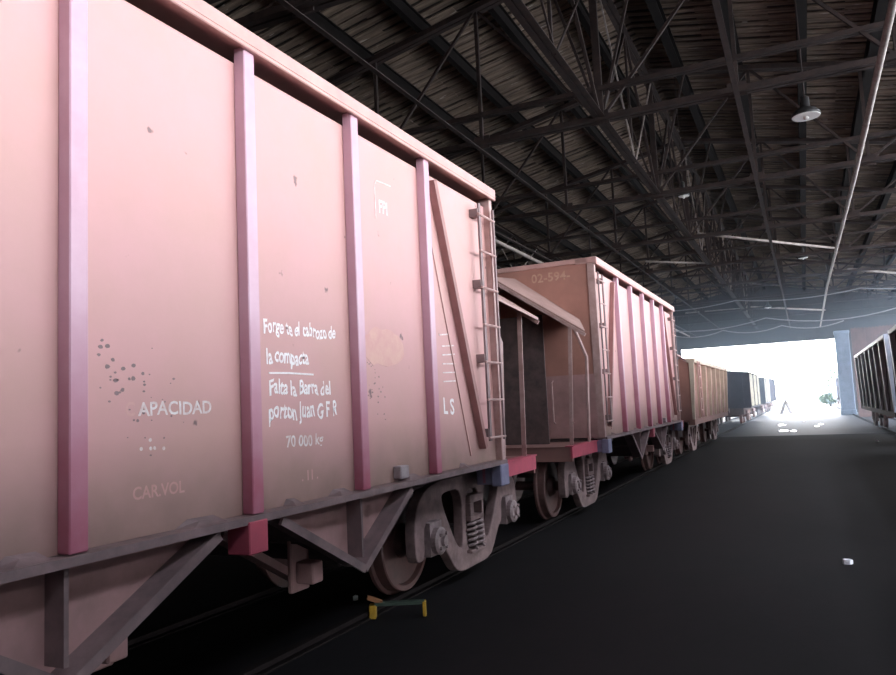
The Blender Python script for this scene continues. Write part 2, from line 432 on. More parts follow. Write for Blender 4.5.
# longitudinal lattice girder under the ridge and at two more lines
def lattice(name, x, label, zt):
    t = empty(name, (x, 0, 0)); tag(t, label, 'girder')
    for zz in (CH+.05, zt):
        m = MB(); m.ell((.06, Y0+.5, zz), (.06, Y1-.3, zz), .10, .014); m.ell((-.06, Y0+.5, zz), (-.06, Y1-.3, zz), .10, .014, flip=-1)
        m.build('chord', STEEL, t)
    for i in range(len(ty)-1):
        for (a, b, za, zb) in ((0, 3, CH, zt), (3, 6, zt, CH)):
            m = MB(); m.bar((0, ty[i]+a, za), (0, ty[i]+b, zb), .06, .06); m.build('diagonal', STEEL, t)
        m = MB(); m.bar((0, ty[i]+3, CH), (0, ty[i]+3, zt), .05, .05); m.build('upright', STEEL, t)
        m = MB(); m.bar((.05, ty[i], zt), (.05, ty[i]+3, CH), .03, .03); m.bar((.05, ty[i]+3, CH), (.05, ty[i]+6, zt), .03, .03); m.build('diagonal', PALE if i % 2 else STEEL, t)
lattice('ridge_girder', RX, 'long lattice girder of crossed struts running under the roof ridge', RZ-.7)
lattice('lattice_girder', RX-2.42*3, 'long lattice girder high above the left side of the wagon train', roofz(RX-2.42*3)-.6)
# horizontal bracing between bottom chords
for x_, lb in ((RX-2.42, 'first'), (RX-2.42*2, 'second'), (RX+2.42*1, 'right'), (RX-2.42*4.5, 'outer')):
    m = MB(); m.ell((x_, Y0+1, CH-.12), (x_, Y1-.3, CH-.12), .09, .012)
    tag(m.build('bracing_bar', STEEL), {'first': 'long dark bracing bar under the trusses, first left of the ridge girder',
         'second': 'long dark bracing bar under the trusses, second left of the ridge girder',
         'right': 'long dark bracing bar under the trusses, just right of the ridge girder',
         'outer': 'long dark bracing bar under the trusses at the far left'}[lb], 'bracing bar')

# pale longitudinal pipes and stray bars
m = MB(); m.tube([(1.45, Y0+1, CH-.2), (1.5, 20, CH-.22), (1.4, 40, CH-.2), (1.5, Y1-1, CH-.24)], .055)
tag(m.build('overhead_pipe', PALE, smooth=True), 'long pale overhead pipe running to the exit on the right of the aisle', 'pipe')
m = MB(); m.tube([(-8.2, Y0+1, CH-.2), (-8.2, 30, CH-.22), (-8.3, Y1-1, CH-.2)], .06)
tag(m.build('overhead_pipe', PALE, smooth=True), 'long pale overhead pipe on the left, behind the wagon tops', 'pipe')

# ------------------------------------------------------------------ rails
TX = -4.2; RTX = 3.65
def track(cx, ya, yb, where):
    for s in (-1, 1):
        m = MB(); x = cx+s*.70
        m.box(x-.035, x+.035, ya, yb, -.035, 0); m.box(x-.01, x+.01, ya, yb, FZ+.005, -.03); m.box(x-.065, x+.065, ya, yb, FZ-.001, FZ+.012)
        tag(m.build('rail', RAIL), 'dark steel rail, %s of the two under the %s' % ('left' if s < 0 else 'right', where), 'rail')
track(TX, Y0, 120, 'red hopper wagon train')
track(RTX, Y0, 120, 'dark gondola row on the right')

# ------------------------------------------------------------------ bogies
def rounded(pts, it=3):
    for _ in range(it):
        o = []
        for a, b in zip(pts, pts[1:]+pts[:1]):
            o += [(a[0]*.8+b[0]*.2, a[1]*.8+b[1]*.2), (a[0]*.2+b[0]*.8, a[1]*.2+b[1]*.8)]
        pts = o
    return pts
def side_frame(x, s):
    """cast side frame: one plate with rounded windows, standing from x outwards to x+s*0.1"""
    half = [(0, .98), (.78, .98), (1.04, .93), (1.22, .80), (1.28, .62), (1.27, .33), (1.12, .33), (1.12, .60), (1.05, .66),
            (.85, .66), (.78, .60), (.77, .40), (.68, .36), (.46, .11), (.30, .07), (0, .07)]
    out = half+[(-a, b) for a, b in half[::-1] if a]
    holes = []
    for k in (-1, 1):
        holes.append([(k*.25, .88), (k*.74, .88), (k*.72, .74), (k*.42, .30), (k*.27, .27)])
    holes.append([(-.20, .18), (.20, .18), (.20, .84), (-.20, .84)])
    cu = bpy.data.curves.new('frame', 'CURVE'); cu.dimensions = '2D'; cu.fill_mode = 'BOTH'; cu.extrude = .04; cu.bevel_depth = .012
    for poly, it in [(out, 2)]+[(h, 2) for h in holes]:
        p = rounded(poly, it); sp = cu.splines.new('POLY'); sp.points.add(len(p)-1); sp.use_cyclic_u = True
        for q, (a, b) in enumerate(p): sp.points[q].co = (a, b, 0, 1)
    tmp = bpy.data.objects.new('frame', cu); COL.objects.link(tmp)
    me = bpy.data.meshes.new_from_object(tmp); bpy.data.objects.remove(tmp)
    m = MB()
    m.add([(x+s*.05+v.co.z, v.co.x, v.co.y) for v in me.vertices], [tuple(p.vertices) for p in me.polygons])
    return m
def wheelset(y):
    m = MB()
    for s in (-1, 1):
        o = .73
        m.lathe((0, y, .46), (s, 0, 0), [(o-.135, .20), (o-.15, .49), (o-.115, .49), (o-.10, .462), (o-.01, .452), (o, .44), (o, .40),
                 (o-.045, .385), (o-.055, .16), (o+.01, .12), (o+.02, .0801)], 40)
    m.lathe((0, y, .46), (1, 0, 0), [(-1.05, .07), (1.05, .07)], 14)
    return m
def bogie(parent, yc):
    for k in (-1, 1):
        wheelset(yc+k*.95).build('wheelset', WHEEL, parent, smooth=False)
    for s in (1, -1):
        f = side_frame(.90, s) if s > 0 else side_frame(-.90, -1)
        fo = f.build('side_frame', BOGIE, parent, loc=(0, yc, 0))
        for k in (-1, 1):
            j = MB()
            j.box(s*.84, s*1.04, k*.95-.12, k*.95+.12, .34, .64)
            j.lathe((s*1.04, k*.95, .47), (s, 0, 0), [(0, .125), (.05, .125), (.07, .10), (.072, .05), (.10, .045), (.10, .001)], 20)
            for q in range(4):
                a = pi/4+q*pi/2
                j.lathe((s*1.095, k*.95+.085*math.cos(a), .47+.085*math.sin(a)), (s, 0, 0), [(0, .018), (.035, .016)], 6)
            j.build('journal_box', JOURN, fo)
        for q in (-.088, .088):
            sp = MB(); pts = []
            for i in range(5*10+1):
                a = i/10*2*pi; pts.append((s*.99+.07*math.cos(a), q+.07*math.sin(a), .24+.26*i/50))
            sp.tube(pts, .016, 6); sp.build('spring', JOURN, fo)
        b = MB(); b.box(s*.86, s*1.05, -.17, .17, .52, .57); b.box(s*.86, s*1.05, -.17, .17, .70, .78)
        b.box(s*.86, s*1.05, -.17, -.12, .57, .70); b.box(s*.86, s*1.05, .12, .17, .57, .70); b.box(s*.90, s*1.0, -.03, .03, .57, .70)
        b.box(s*.88, s*1.06, -.2, .2, .21, .24); b.box(s*.87, s*.90, -.18, .18, .22, .56)
        b.build('bolster_end', BOGIE, fo, bevel=.006)
    b = MB(); b.box(-.95, .95, yc-.16, yc+.16, .5, .88); b.build('bolster', UNDER, parent)

# ------------------------------------------------------------------ hopper wagon
HB = 3.9; W = 1.35; ZB = 1.11; ZT = 3.95; DE = HB+1.4
RIBY = [-2.34, -1.17, 0, 1.17, 2.34]
def make_hopper():
    t = empty('hopper_wagon')
    edges = [-HB]+RIBY+[HB]
    for s in (1, -1):
        for a, b in zip(edges, edges[1:]):
            m = MB(); m.box(s*1.24, s*1.27, a+.003, b-.003, ZB+.01, ZT-.165); m.build('side_panel', PANEL, t)
        for y in RIBY:
            m = MB(); y = y+.04
            m.box(s*1.27, s*W, y-.048, y+.048, ZB+.012, ZT-.075); m.build('rib', RIB, t, bevel=.006)
        for k in (-1, 1):
            m = MB(); m.box(s*1.22, s*(W-.01), k*HB-.035, k*HB+.035, ZB+.0, ZT-.075); m.build('corner_post', POST, t, bevel=.005)
        m = MB(); m.box(s*1.04, s*(W+.035), -HB-.05, HB+.05, ZT-.075, ZT+.02); m.box(s*(W+.0), s*(W+.034), -HB-.05, HB+.05, ZT-.10, ZT-.07)
        m.build('top_rail', CAP, t, bevel=.006)
        m = MB(); m.box(s*1.05, s*1.08, -HB+.03, HB-.03, ZT-.40, ZT-.08); m.box(s*1.08, s*1.24, -HB+.03, HB-.03, ZT-.42, ZT-.39); m.build('rail_shadow_strip', UNDER, t)  # dark recessed strip standing for the shadow under the top rail
        m = MB(); m.box(s*1.16, s*(W+.02), -HB-.03, HB+.03, ZB-.02, ZB+.008); m.box(s*1.345, s*1.37, -HB-.03, HB+.03, ZB-.035, ZB-.02)
        m.build('side_sill', FLANGE, t)
        m = MB(); m.box(s*.90, s*.95, -HB, HB, ZB-.16, ZB-.02); m.build('sill_web', UNDER, t)
        # bracing bar in each end bay, leaning out towards the corner
        for k in (-1, 1):
            m = MB(); m.bar((s*1.31, k*2.56, ZT-.22), (s*1.31, k*3.46, ZB+.16), .06, .07, up=(s, 0, 0))
            m.build('diagonal_brace', BRACE, t)
            m = MB(); m.bar((s*1.275, k*2.50, ZT-.6), (s*1.275, k*3.22, ZB+.1), .02, .012, up=(s, 0, 0)); m.build('weld_seam', CAP, t)
            yl0, yl1 = k*3.52, k*3.86
            m = MB()
            m.bar((s*1.36, yl0, ZB+.22), (s*1.36, yl0, ZT-.22), .05, .02, up=(s, 0, 0)); m.bar((s*1.375, yl1, ZB+.22), (s*1.375, yl1, ZT-.22), .03, .02, up=(s, 0, 0))
            for z in (ZT-.32, ZT-1.05, ZT-1.8, ZB+.3): m.box(s*1.27, s*1.36, yl0-.045, yl0+.045, z-.04, z+.04)
            ld = m.build('ladder', FLANGE, t)
            for q in range(7):
                z = ZT-.34-q*.375
                r = MB(); r.tube([(s*1.375, yl0-.06*k, z), (s*1.375, yl1+.03*k, z)], .013, 6); r.build('rung', POST, ld)
        # ledge debris along the foot of the side
        for q, yy in enumerate((-3.2, -1.35, -.35, .42, .95, 1.95, 3.0)):
            d = MB(); L_ = .07+.05*((q*7) % 3)
            d.add([(s*1.275, yy-L_, ZB+.009), (s*1.36, yy-L_*.7, ZB+.009), (s*1.345, yy+L_*.8, ZB+.009), (s*1.275, yy+L_, ZB+.009),
                   (s*1.275, yy-L_*.5, ZB+.05), (s*1.31, yy-L_*.2, ZB+.035), (s*1.30, yy+L_*.4, ZB+.03), (s*1.275, yy+L_*.6, ZB+.045)],
                  [(0,3,2,1),(4,5,6,7),(0,1,5,4),(1,2,6,5),(2,3,7,6),(3,0,4,7)])
            d.build('debris', FLANGE, t)
        m = MB(); m.box(s*1.27, s*1.34, 1.72, 1.86, ZB+.03, ZB+.13); m.build('latch_plate', BRIGHT, t, bevel=.008)
        m = MB(); m.box(s*1.22, s*(W+.03), -.08, .08, ZB-.20, ZB-.02); m.build('bracket', RED, t, bevel=.006)
        # V shaped chutes either side of the middle
        for k in (-1, 1):
            y0, ya, y1 = k*.26, k*1.17, k*1.90; zt, zz = ZB-.04, .60
            m = MB(); m.prism([(y0, zt), (ya, zz), (y1, zt)], s*1.17, s*1.20); ch = m.build('chute', CHUTE, t)
            m = MB()
            for (p, q) in (((y0, zt), (ya, zz)), ((y1, zt), (ya, zz))):
                m.bar((s*1.25, p[0], p[1]), (s*1.25, q[0], q[1]), .17, .022, up=(0, 0, 1))
                m.bar((s*1.33, p[0], p[1]-.02), (s*1.33, q[0], q[1]-.02), .02, .055, up=(0, 0, 1))
            m.build('flange', FLANGE, ch)
            m = MB(); m.prism([(ya-.012, zt), (ya-.012, zz+.06), (ya+.012, zz+.06), (ya+.012, zt)], s*1.20, s*1.32); m.build('stiffener', FLANGE, ch)
            m = MB(); m.box(s*1.06, s*1.20, k*.80-.06, k*.80+.06, .56, .70); m.box(s*1.02, s*1.06, k*.80-.1, k*.80+.1, .5, .86); m.build('door_latch', CHUTE, ch, bevel=.01)
            m = MB(); m.bar((s*.98, k*.10, .98), (s*.98, k*.86, .56), .10, .05, up=(0, 0, 1)); m.build('door_arm', CHUTE, ch)
    for k in (-1, 1):
        # sloping floors of each chute run through under the body
        m = MB()
        for (p, q) in (((.26, ZB-.06), (1.17, .62)), ((1.90, ZB-.06), (1.17, .62))):
            m.bar((-1.17, k*(p[0]+q[0])/2, (p[1]+q[1])/2), (1.17, k*(p[0]+q[0])/2, (p[1]+q[1])/2), .02, .02)
            m.add([(-1.17, k*p[0], p[1]), (1.17, k*p[0], p[1]), (1.17, k*q[0], q[1]), (-1.17, k*q[0], q[1]),
                   (-1.17, k*p[0], p[1]+.02), (1.17, k*p[0], p[1]+.02), (1.17, k*q[0], q[1]+.02), (-1.17, k*q[0], q[1]+.02)],
                  [(0,3,2,1),(4,5,6,7),(0,1,5,4),(1,2,6,5),(2,3,7,6),(3,0,4,7)])
        m.build('chute_floor', UNDER, t)
        # body end, top rail across it
        m = MB(); m.box(-1.24, 1.24, k*HB-.02, k*HB+.02, ZB, ZT-.02); m.build('end_panel', ENDP, t)
        m = MB(); m.box(-1.24, 1.24, k*HB-.05, k*HB+.05, ZT-.06, ZT+.018); m.build('end_rail', CAP, t, bevel=.006)
        m = MB(); m.box(-1.24, 1.24, k*(HB+.02), k*(HB+.035), ZB, ZB+1.0); m.build('lower_end_plate', UNDER if False else CHUTE, t)
        # platform with its red side channels
        m = MB(); m.box(-1.19, 1.19, k*HB, k*DE, ZB-.09, ZB-.055); m.box(-1.19, 1.19, k*(DE-.05), k*DE, ZB-.26, ZB-.055)
        pf = m.build('platform', ENDP, t)
        for s in (1, -1):
            m = MB(); m.box(s*1.17, s*1.20, k*(HB-.18), k*(DE+.01), ZB-.215, ZB-.045); m.box(s*1.1, s*1.22, k*(HB-.18), k*(DE+.01), ZB-.055, ZB-.04)
            m.build('side_channel', RED, pf)
            # steep roof sheet down from the middle over the platform
            x0, z0, x1, z1 = 0, 3.62, s*1.42, 2.66
            ya, yb = k*(HB+.03), k*(HB+1.15)
            m = MB()
            m.add([(0, ya, z0+.12), (s*1.05, ya, 2.96), (x1, yb, z1), (0, yb, z0),
                   (0, ya, z0+.15), (s*1.05, ya, 2.99), (x1, yb, z1+.03), (0, yb, z0+.03)],
                  [(0,3,2,1),(4,5,6,7),(0,1,5,4),(1,2,6,5),(2,3,7,6),(3,0,4,7)])
            sr = m.build('sloping_sheet', CANOPY, t)
            m = MB(); m.bar((0, yb, z0-.03), (x1, yb, z1-.03), .03, .045, up=(0, 0, 1)); m.build('edge_angle', POST, sr)
            # posts: straight one at the outer edge, cranked one nearer the body
            m = MB(); m.ell((s*1.20, k*(HB+1.13), 2.78), (s*1.14, k*(HB+1.2), ZB-.05), .055, .012, up=(0, 1, 0)); m.build('post', POST, t)
            m = MB(); m.tube([(s*1.18, k*(HB+.40), ZB-.06), (s*1.22, k*(HB+.40), 2.36), (s*1.02, k*(HB+.42), 2.93)], .026, 6); m.build('cranked_post', POST, t)
            for xx in (.55, .85):
                m = MB(); yy = k*(HB+.11)
                m.tube([(s*xx, k*(HB+.03), 1.35), (s*xx, yy, 1.38), (s*xx, yy, 2.0), (s*xx, k*(HB+.03), 2.03)], .014, 6); m.build('grab_handle', POST, t)
            m = MB(); m.box(s*1.27, s*(W+.035), k*3.82-.12, k*3.82+.10, ZB-.245, ZB-.03); m.box(s*1.10, s*1.27, k*3.82-.10, k*3.82+.08, ZB-.23, ZB-.04)
            m.build('jacking_block', BLUEBOX, t, bevel=.01)
        # dark bulkhead across the middle of the platform bay
        m = MB(); m.box(-.62, .62, k*(HB+.60), k*(HB+.63), ZB-.05, 3.05); m.build('slope_support', UNDER, t)
        m = MB(); m.box(-.14, .14, k*(DE-.1), k*(DE+.40), .72, .95); m.box(-.12, .12, k*(DE+.36), k*(DE+.655), .68, .99); m.build('coupler', UNDER, t, bevel=.015)
        # brake hose
        m = MB(); m.tube([(.42, k*(DE), .85), (.42, k*(DE+.15), .8), (.40, k*(DE+.3), .55), (.34, k*(DE+.5), .5)], .025, 8); m.build('brake_hose', UNDER, t, smooth=True)
        bogie(t, k*3.82)
    m = MB(); m.box(-.17, .17, -DE+.06, DE-.06, .88, ZB-.09); m.build('centre_sill', UNDER, t)
    m = MB(); m.box(-1.2, 1.2, -HB, HB, ZB-.05, ZB-.02); m.build('body_floor', UNDER, t)
    # faded number at the foot of each end
    return t

FONT = None
def text_part(body, size, m, parent, loc, face, shear=0, jit=0, sx=1.0, spacing=1.0):
    """flat lettering: face '+x' reads along +y on a right-hand side, '-y' on a near end"""
    cu = bpy.data.curves.new('lettering', 'FONT'); cu.body = body; cu.size = size; cu.shear = shear
    cu.space_character = spacing; cu.resolution_u = 3; cu.offset = .025*size if m is CHALK else .02*size
    tmp = bpy.data.objects.new('lettering', cu); COL.objects.link(tmp)
    me = bpy.data.meshes.new_from_object(tmp); bpy.data.objects.remove(tmp)
    me.name = 'lettering'
    rnd = random.Random(body)
    ph = rnd.random()*6
    for v in me.vertices:
        x, y = v.co.x*sx, v.co.y
        if jit: y += jit*math.sin(x*21+ph)+jit*.7*math.sin(x*47+2*ph); x += jit*.8*math.sin(y*60+x*31)
        v.co = (0, x, y) if face == '+x' else (x, 0, y)
    me.materials.clear(); me.materials.append(m)
    o = bpy.data.objects.new('lettering', me); COL.objects.link(o); o.parent = parent; o.location = loc
    return o
def strokes(polys, w, m, parent, loc, name='chalk_mark'):
    mb = MB()
    for p in polys:
        for a, b in zip(p, p[1:]): mb.bar((0, a[0], a[1]), (0, b[0], b[1]), w, .002, up=(1, 0, 0))
    return mb.build(name, m, parent, loc=loc)

P0 = make_hopper()
C1 = 3.4; PITCHW = 12.2
wag = [P0, copy_tree(P0)]
labs = ['nearest faded red hopper wagon, with chalk writing and CAPACIDAD stencil on its side',
        'second faded red hopper wagon from the camera, number 02-594 on its near end',
        'third hopper wagon, pale and washed out, between the second red wagon and the dark boxcar']
for i, w_ in enumerate(wag):
    w_.location = (TX, C1+PITCHW*i, 0); tag(w_, labs[i], 'wagon', 'hopper wagons of the left-hand train')
w1, w2 = wag[0], wag[1]
XS = 1.273
def S(y): return y-C1          # wagon-local y of a spot on the near wagon
text_part('APACIDAD', .095, WHITE, w1, (XS, S(2.66), 1.70), '+x', jit=.002, sx=1.06, spacing=1.0)
text_part('C', .095, FAINT, w1, (XS, S(2.58), 1.70), '+x', sx=.9)
text_part('. :. .', .12, WHITE, w1, (XS, S(2.66), 1.53), '+x', jit=.003)
text_part('CAR.VOL', .085, FAINT, w1, (XS, S(2.62), 1.30), '+x', sx=.95)
text_part('Forge te el cabrozo de', .125, CHALK, w1, (XS, S(3.61), 2.18), '+x', jit=.006, sx=.67)
text_part('la compacta', .135, CHALK, w1, (XS, S(3.63), 1.995), '+x', jit=.006, sx=.66)
strokes([[(0, 0), (.2, .004), (.46, .0)]], .012, CHALK, w1, (XS, S(3.65), 1.93))
text_part('Falta la Barra del', .13, CHALK, w1, (XS, S(3.65), 1.80), '+x', jit=.007, sx=.74)
text_part('porton Juan G F R', .145, CHALK, w1, (XS, S(3.64), 1.65), '+x', jit=.008, sx=.68)
text_part('70 000 kg', .10, WHITE, w1, (XS, S(3.80), 1.47), '+x', jit=.003, sx=1.0)
text_part('. 11 .', .09, FAINT, w1, (XS, S(3.95), 1.25), '+x')
text_part('FPI', .15, FAINT if False else WHITE, w1, (XS, S(5.05), 3.24), '+x', jit=.002, sx=.8)
strokes([[(0, 0), (0, .27), (.03, .31), (.26, .32)]], .008, WHITE, w1, (XS, S(5.0), 3.18))
strokes([[(0, .50), (.20, .52)], [(.04, .40), (.30, .42)], [(.04, .32), (.31, .34)], [(.04, .24), (.31, .25)], [(.04, .16), (.31, .17)], [(.04, .08), (.30, .09)]],
        .012, WHITE, w1, (XS, S(6.05), 1.83), 'tally_mark')
text_part('L S', .20, CHALK, w1, (XS, S(6.06), 1.62), '+x', jit=.004, sx=.95)
# bare, sun-bleached patch in the fourth panel
pts = []
rr = random.Random(3)
for k in range(26):
    a = 2*pi*k/26; pts.append((.30*math.cos(a)*(1+.12*rr.random()), .13*math.sin(a)*(1+.35*rr.random())))
mb = MB(); mb.prism(pts, 0, .0015); mb.build('bleached_patch', PATCH, w1, loc=(1.2705, S(5.06), 2.16))
def dots(parent, ycen, zcen, n_, sy, sz, r0, r1, seed):
    q = random.Random(seed); mb = MB()
    for i in range(n_):
        y, z, r = q.gauss(0, sy), q.gauss(0, sz), q.uniform(r0, r1)
        mb.prism([(y+r*math.cos(2*pi*k/7)*q.uniform(.7, 1.4), z+.8*r*math.sin(2*pi*k/7)) for k in range(7)], 0, .001)
    tag(mb.build('rust_spots', FLANGE, parent, loc=(1.2705, S(ycen), zcen)), kind='stuff')
dots(w1, 2.52, 1.87, 18, .09, .05, .005, .015, 1)
dots(w1, 2.72, 1.75, 24, .10, .14, .003, .010, 2)
dots(w1, 2.45, 2.03, 4, .03, .02, .006, .014, 3)
dots(w1, 4.9, 1.8, 26, .10, .18, .004, .009, 4)
for yy in (-HB-.024,):
    text_part('02-594-', .20, NUMB, w2, (.28, yy, 3.66), '-y', spacing=1.05)

# ------------------------------------------------------------------ boxcars beyond the hoppers
def make_box(length, top, side):
    t = empty('boxcar'); h = length/2
    m = MB(); m.box(-1.3, 1.3, -h, h, 1.0, top); m.box(-1.34, 1.34, -h-.03, h+.03, .93, 1.02); m.build('body', DARKCAR, t)
    m = MB(); m.box(-.9, .9, -h+.2, h-.2, .55, .93); m.build('underframe', UNDER, t)
    m = MB(); m.prism([(0, 0)]*0 or [(-h-.06, top), (h+.06, top), (h+.06, top+.05), (-h-.06, top+.05)], -1.38, 1.38)
    m.add([(-1.38, -h-.06, top+.05), (0, -h-.06, top+.22), (1.38, -h-.06, top+.05), (-1.38, h+.06, top+.05), (0, h+.06, top+.22), (1.38, h+.06, top+.05)],
          [(0, 1, 2), (5, 4, 3), (0, 3, 4, 1), (1, 4, 5, 2)]); m.build('roof', DARKCAR, t)
    for s in (1, -1):
        n_ = int(length/1.1)
        for a in range(n_):
            y = -h+(a+.5)*length/n_
            m = MB(); m.box(s*1.3, s*1.325, y-length/n_/2+.04, y+length/n_/2-.04, 1.05, top-.04); m.build('side_panel', side, t)
        for a in range(n_+1):
            y = -h+a*length/n_
            m = MB(); m.box(s*1.3, s*1.37, y-.035, y+.035, 1.02, top); m.build('rib', side if a % 3 else DARKCAR, t)
    for k in (-1, 1):
        m = MB(); m.box(-.14, .14, k*h, k*(h+.6), .7, .95); m.build('coupler', UNDER, t)
        for xx in (-1, 1):
            m = MB(); m.bar((xx*.95, k*(h+.06), 1.1), (xx*.95, k*(h+.06), top-.1), .05, .05); m.build('end_rib', DARKCAR, t)
        for q in (-1, 1):
            m = MB()
            for s in (-1, 1): m.lathe((s*.73, k*(h-2.1)+q*.9, .46), (-s, 0, 0), [(0, .45), (.12, .46), (.13, .49), (.15, .49)], 20)
            m.lathe((0, k*(h-2.1)+q*.9, .46), (1, 0, 0), [(-1, .06), (1, .06)], 10); m.build('wheelset', WHEEL, t)
        for s in (-1, 1):
            m = MB(); m.box(s*.95, s*1.05, k*(h-2.1)-1.15, k*(h-2.1)+1.15, .6, .78); m.box(s*.95, s*1.06, k*(h-2.1)-.3, k*(h-2.1)+.3, .2, .6)
            m.build('side_frame', BOGIE, t)
    return t
b1 = make_box(9.6, 2.95, LITCAR); b1.location = (TX, 51.6, 0)
tag(b1, 'dark-ended boxcar with pale daylit side, just inside the exit behind the third hopper', 'boxcar')
b2 = make_box(9.0, 2.95, LITCAR); b2.location = (TX, 68.5, 0)
tag(b2, 'boxcar standing in the glare outside, first beyond the exit on the left track', 'boxcar')
b3 = make_box(9.0, 3.1, DARKCAR); b3.location = (TX, 84, 0)
tag(b3, 'small dark boxcar farthest along the left track, almost lost in the glare', 'boxcar')

# ------------------------------------------------------------------ gondolas on the right-hand track
def make_gondola(length, zb, ztop, GOND=GOND, GRIB=GRIB, END=GOND, rw=.1):
    t = empty('gondola_wagon'); h = length/2
    for s in (-1, 1):
        n_ = 7
        for a in range(n_):
            y = -h+(a+.5)*length/n_
            m = MB(); m.box(s*1.25, s*1.28, y-length/n_/2+.003, y+length/n_/2-.003, zb, ztop-.05); m.build('side_panel', GOND, t)
        for a in range(n_+1):
            y = -h+a*length/n_
            m = MB(); m.add([(s*1.28, y-rw, zb), (s*1.34, y-rw, zb), (s*1.42, y-rw, ztop-.1), (s*1.28, y-rw, ztop-.1),
                             (s*1.28, y+rw, zb), (s*1.34, y+rw, zb), (s*1.42, y+rw, ztop-.1), (s*1.28, y+rw, ztop-.1)],
                            [(0,3,2,1),(4,5,6,7),(0,1,5,4),(1,2,6,5),(2,3,7,6),(3,0,4,7)]); m.build('rib', GRIB, t)
        m = MB(); m.box(s*1.22, s*1.44, -h-.05, h+.05, ztop-.12, ztop); m.build('top_rail', GRIB, t, bevel=.01)
        m = MB(); m.box(s*1.15, s*1.33, -h, h, zb-.16, zb); m.build('side_sill', GOND, t)
    for k in (-1, 1):
        m = MB(); m.box(-1.27, 1.27, k*h-.03, k*h+.03, zb, ztop); m.build('end_panel', END, t)
        for xx in (-.8, 0, .8):
            m = MB(); m.box(xx-.06, xx+.06, k*(h+.03)-.02, k*(h+.03)+.06*k, zb, ztop-.05); m.build('end_rib', GOND, t)
        m = MB(); m.box(-.14, .14, k*h, k*(h+.6), .7, .9); m.build('coupler', UNDER, t)
        for q in (-1, 1):
            m = MB()
            for s in (-1, 1): m.lathe((s*.73, k*(h-2.0)+q*.9, .46), (-s, 0, 0), [(0, .45), (.12, .46), (.13, .49), (.15, .49)], 24)
            m.lathe((0, k*(h-2.0)+q*.9, .46), (1, 0, 0), [(-1, .06), (1, .06)], 10); m.build('wheelset', WHEEL, t)
        for s in (-1, 1):
            f = side_frame(.90, s) if s > 0 else side_frame(-.90, -1)
            f.v = [(x, y*.94, z*.9) for x, y, z in f.v]
            fo = f.build('side_frame', BOGIE, t, loc=(0, k*(h-2.0), 0))
    m = MB(); m.box(-1.2, 1.2, -h, h, zb-.06, zb); m.box(-.17, .17, -h, h, zb-.3, zb-.06); m.build('body_floor', GOND, t)
    return t
gl = make_gondola(10.0, 1.05, 2.78, ENDP, CREAM, ENDP, rw=.05); gl.location = (TX, 27.25, 0)
tag(gl, 'lower faded red wagon with pale ribs, third from the camera in the left-hand train', 'wagon')
for k in (-1,):
    m = MB(); m.bar((1.46, k*4.55, 1.1), (1.46, k*4.55, 2.7), .05, .03, up=(1, 0, 0)); m.bar((1.46, k*4.15, 1.1), (1.46, k*4.15, 2.7), .05, .03, up=(1, 0, 0))
    ld = m.build('ladder', CAP, gl)
    for q in range(5):
        m = MB(); m.tube([(1.47, k*4.55, 1.3+q*.32), (1.47, k*4.15, 1.3+q*.32)], .02, 6); m.build('rung', CAP, ld)
ga = make_gondola(14.6, 0.95, 3.28); ga.location = (RTX+.02, 33.0, 0)
gn = copy_tree(ga); gn.location = (RTX+.02, 16.9, 0); tag(gn, 'nearer dark gondola wagon on the right, added to block low daylight, just touching the picture edge', 'wagon')  # copy added to shade the hopper's lower side; only its edge shows
gn = copy_tree(ga); gn.location = (RTX+.02, 1.0, 0); tag(gn, 'unseen gondola wagon added beside the camera to block low daylight', 'wagon')  # unseen copy added to hold low side light off the hoppers
tag(ga, 'dark ribbed gondola wagon at the right edge of the picture', 'wagon')
gc = make_gondola(10.0, 1.0, 2.9); gc.location = (RTX+.3, 84, 0)
tag(gc, 'dim gondola wagon outside in the glare, right of the bright exit', 'wagon')

# ------------------------------------------------------------------ lamps
def make_lamp(top):
    t = empty('pendant_lamp')
    m = MB(); m.lathe((0, 0, 0), (0, 0, 1), [(0.0, .26), (.05, .25), (.12, .19), (.17, .10), (.19, .085), (.36, .08), (.40, .03)], 28)
    # open the shade below by building the enamel as a disc set just inside the rim
    m.build('lamp_shade', LAMPD, t, smooth=True)
    m = MB(); m.lathe((0, 0, -.012), (0, 0, 1), [(0, .245), (.011, .25)], 28); m.build('enamel_reflector', ENAMEL, t)
    m = MB(); m.lathe((0, 0, -.07), (0, 0, 1), [(0, .001), (.005, .03), (.03, .05), (.07, .04)], 16); m.build('bulb', ENAMEL, t, smooth=True)
    m = MB(); m.tube([(0, 0, .39), (0, 0, top)], .015, 6); m.build('stem', STEEL, t)
    return t
spots = [((.45, 15.4, 6.85), 'dark bell-shaped hanging lamp with white reflector, the large one above the aisle', 1.0),
         ((-2.45, 20.2, 6.95), 'small hanging lamp beside the ridge girder, left of the large lamp', .55),
         ((.37, 32.5, 6.95), 'small hanging lamp straight below the large one in the picture', .7),
         ((-1.6, 49.3, 6.9), 'smallest hanging lamp, far down the shed just above the exit', .8)]
for i, (loc, lab, sc) in enumerate(spots):
    top = (roofz(loc[0])-.04-loc[2])
    o = make_lamp(top); o.location = loc; o.scale = (sc, sc, 1); tag(o, lab, 'lamp', 'pendant lamps over the aisle')

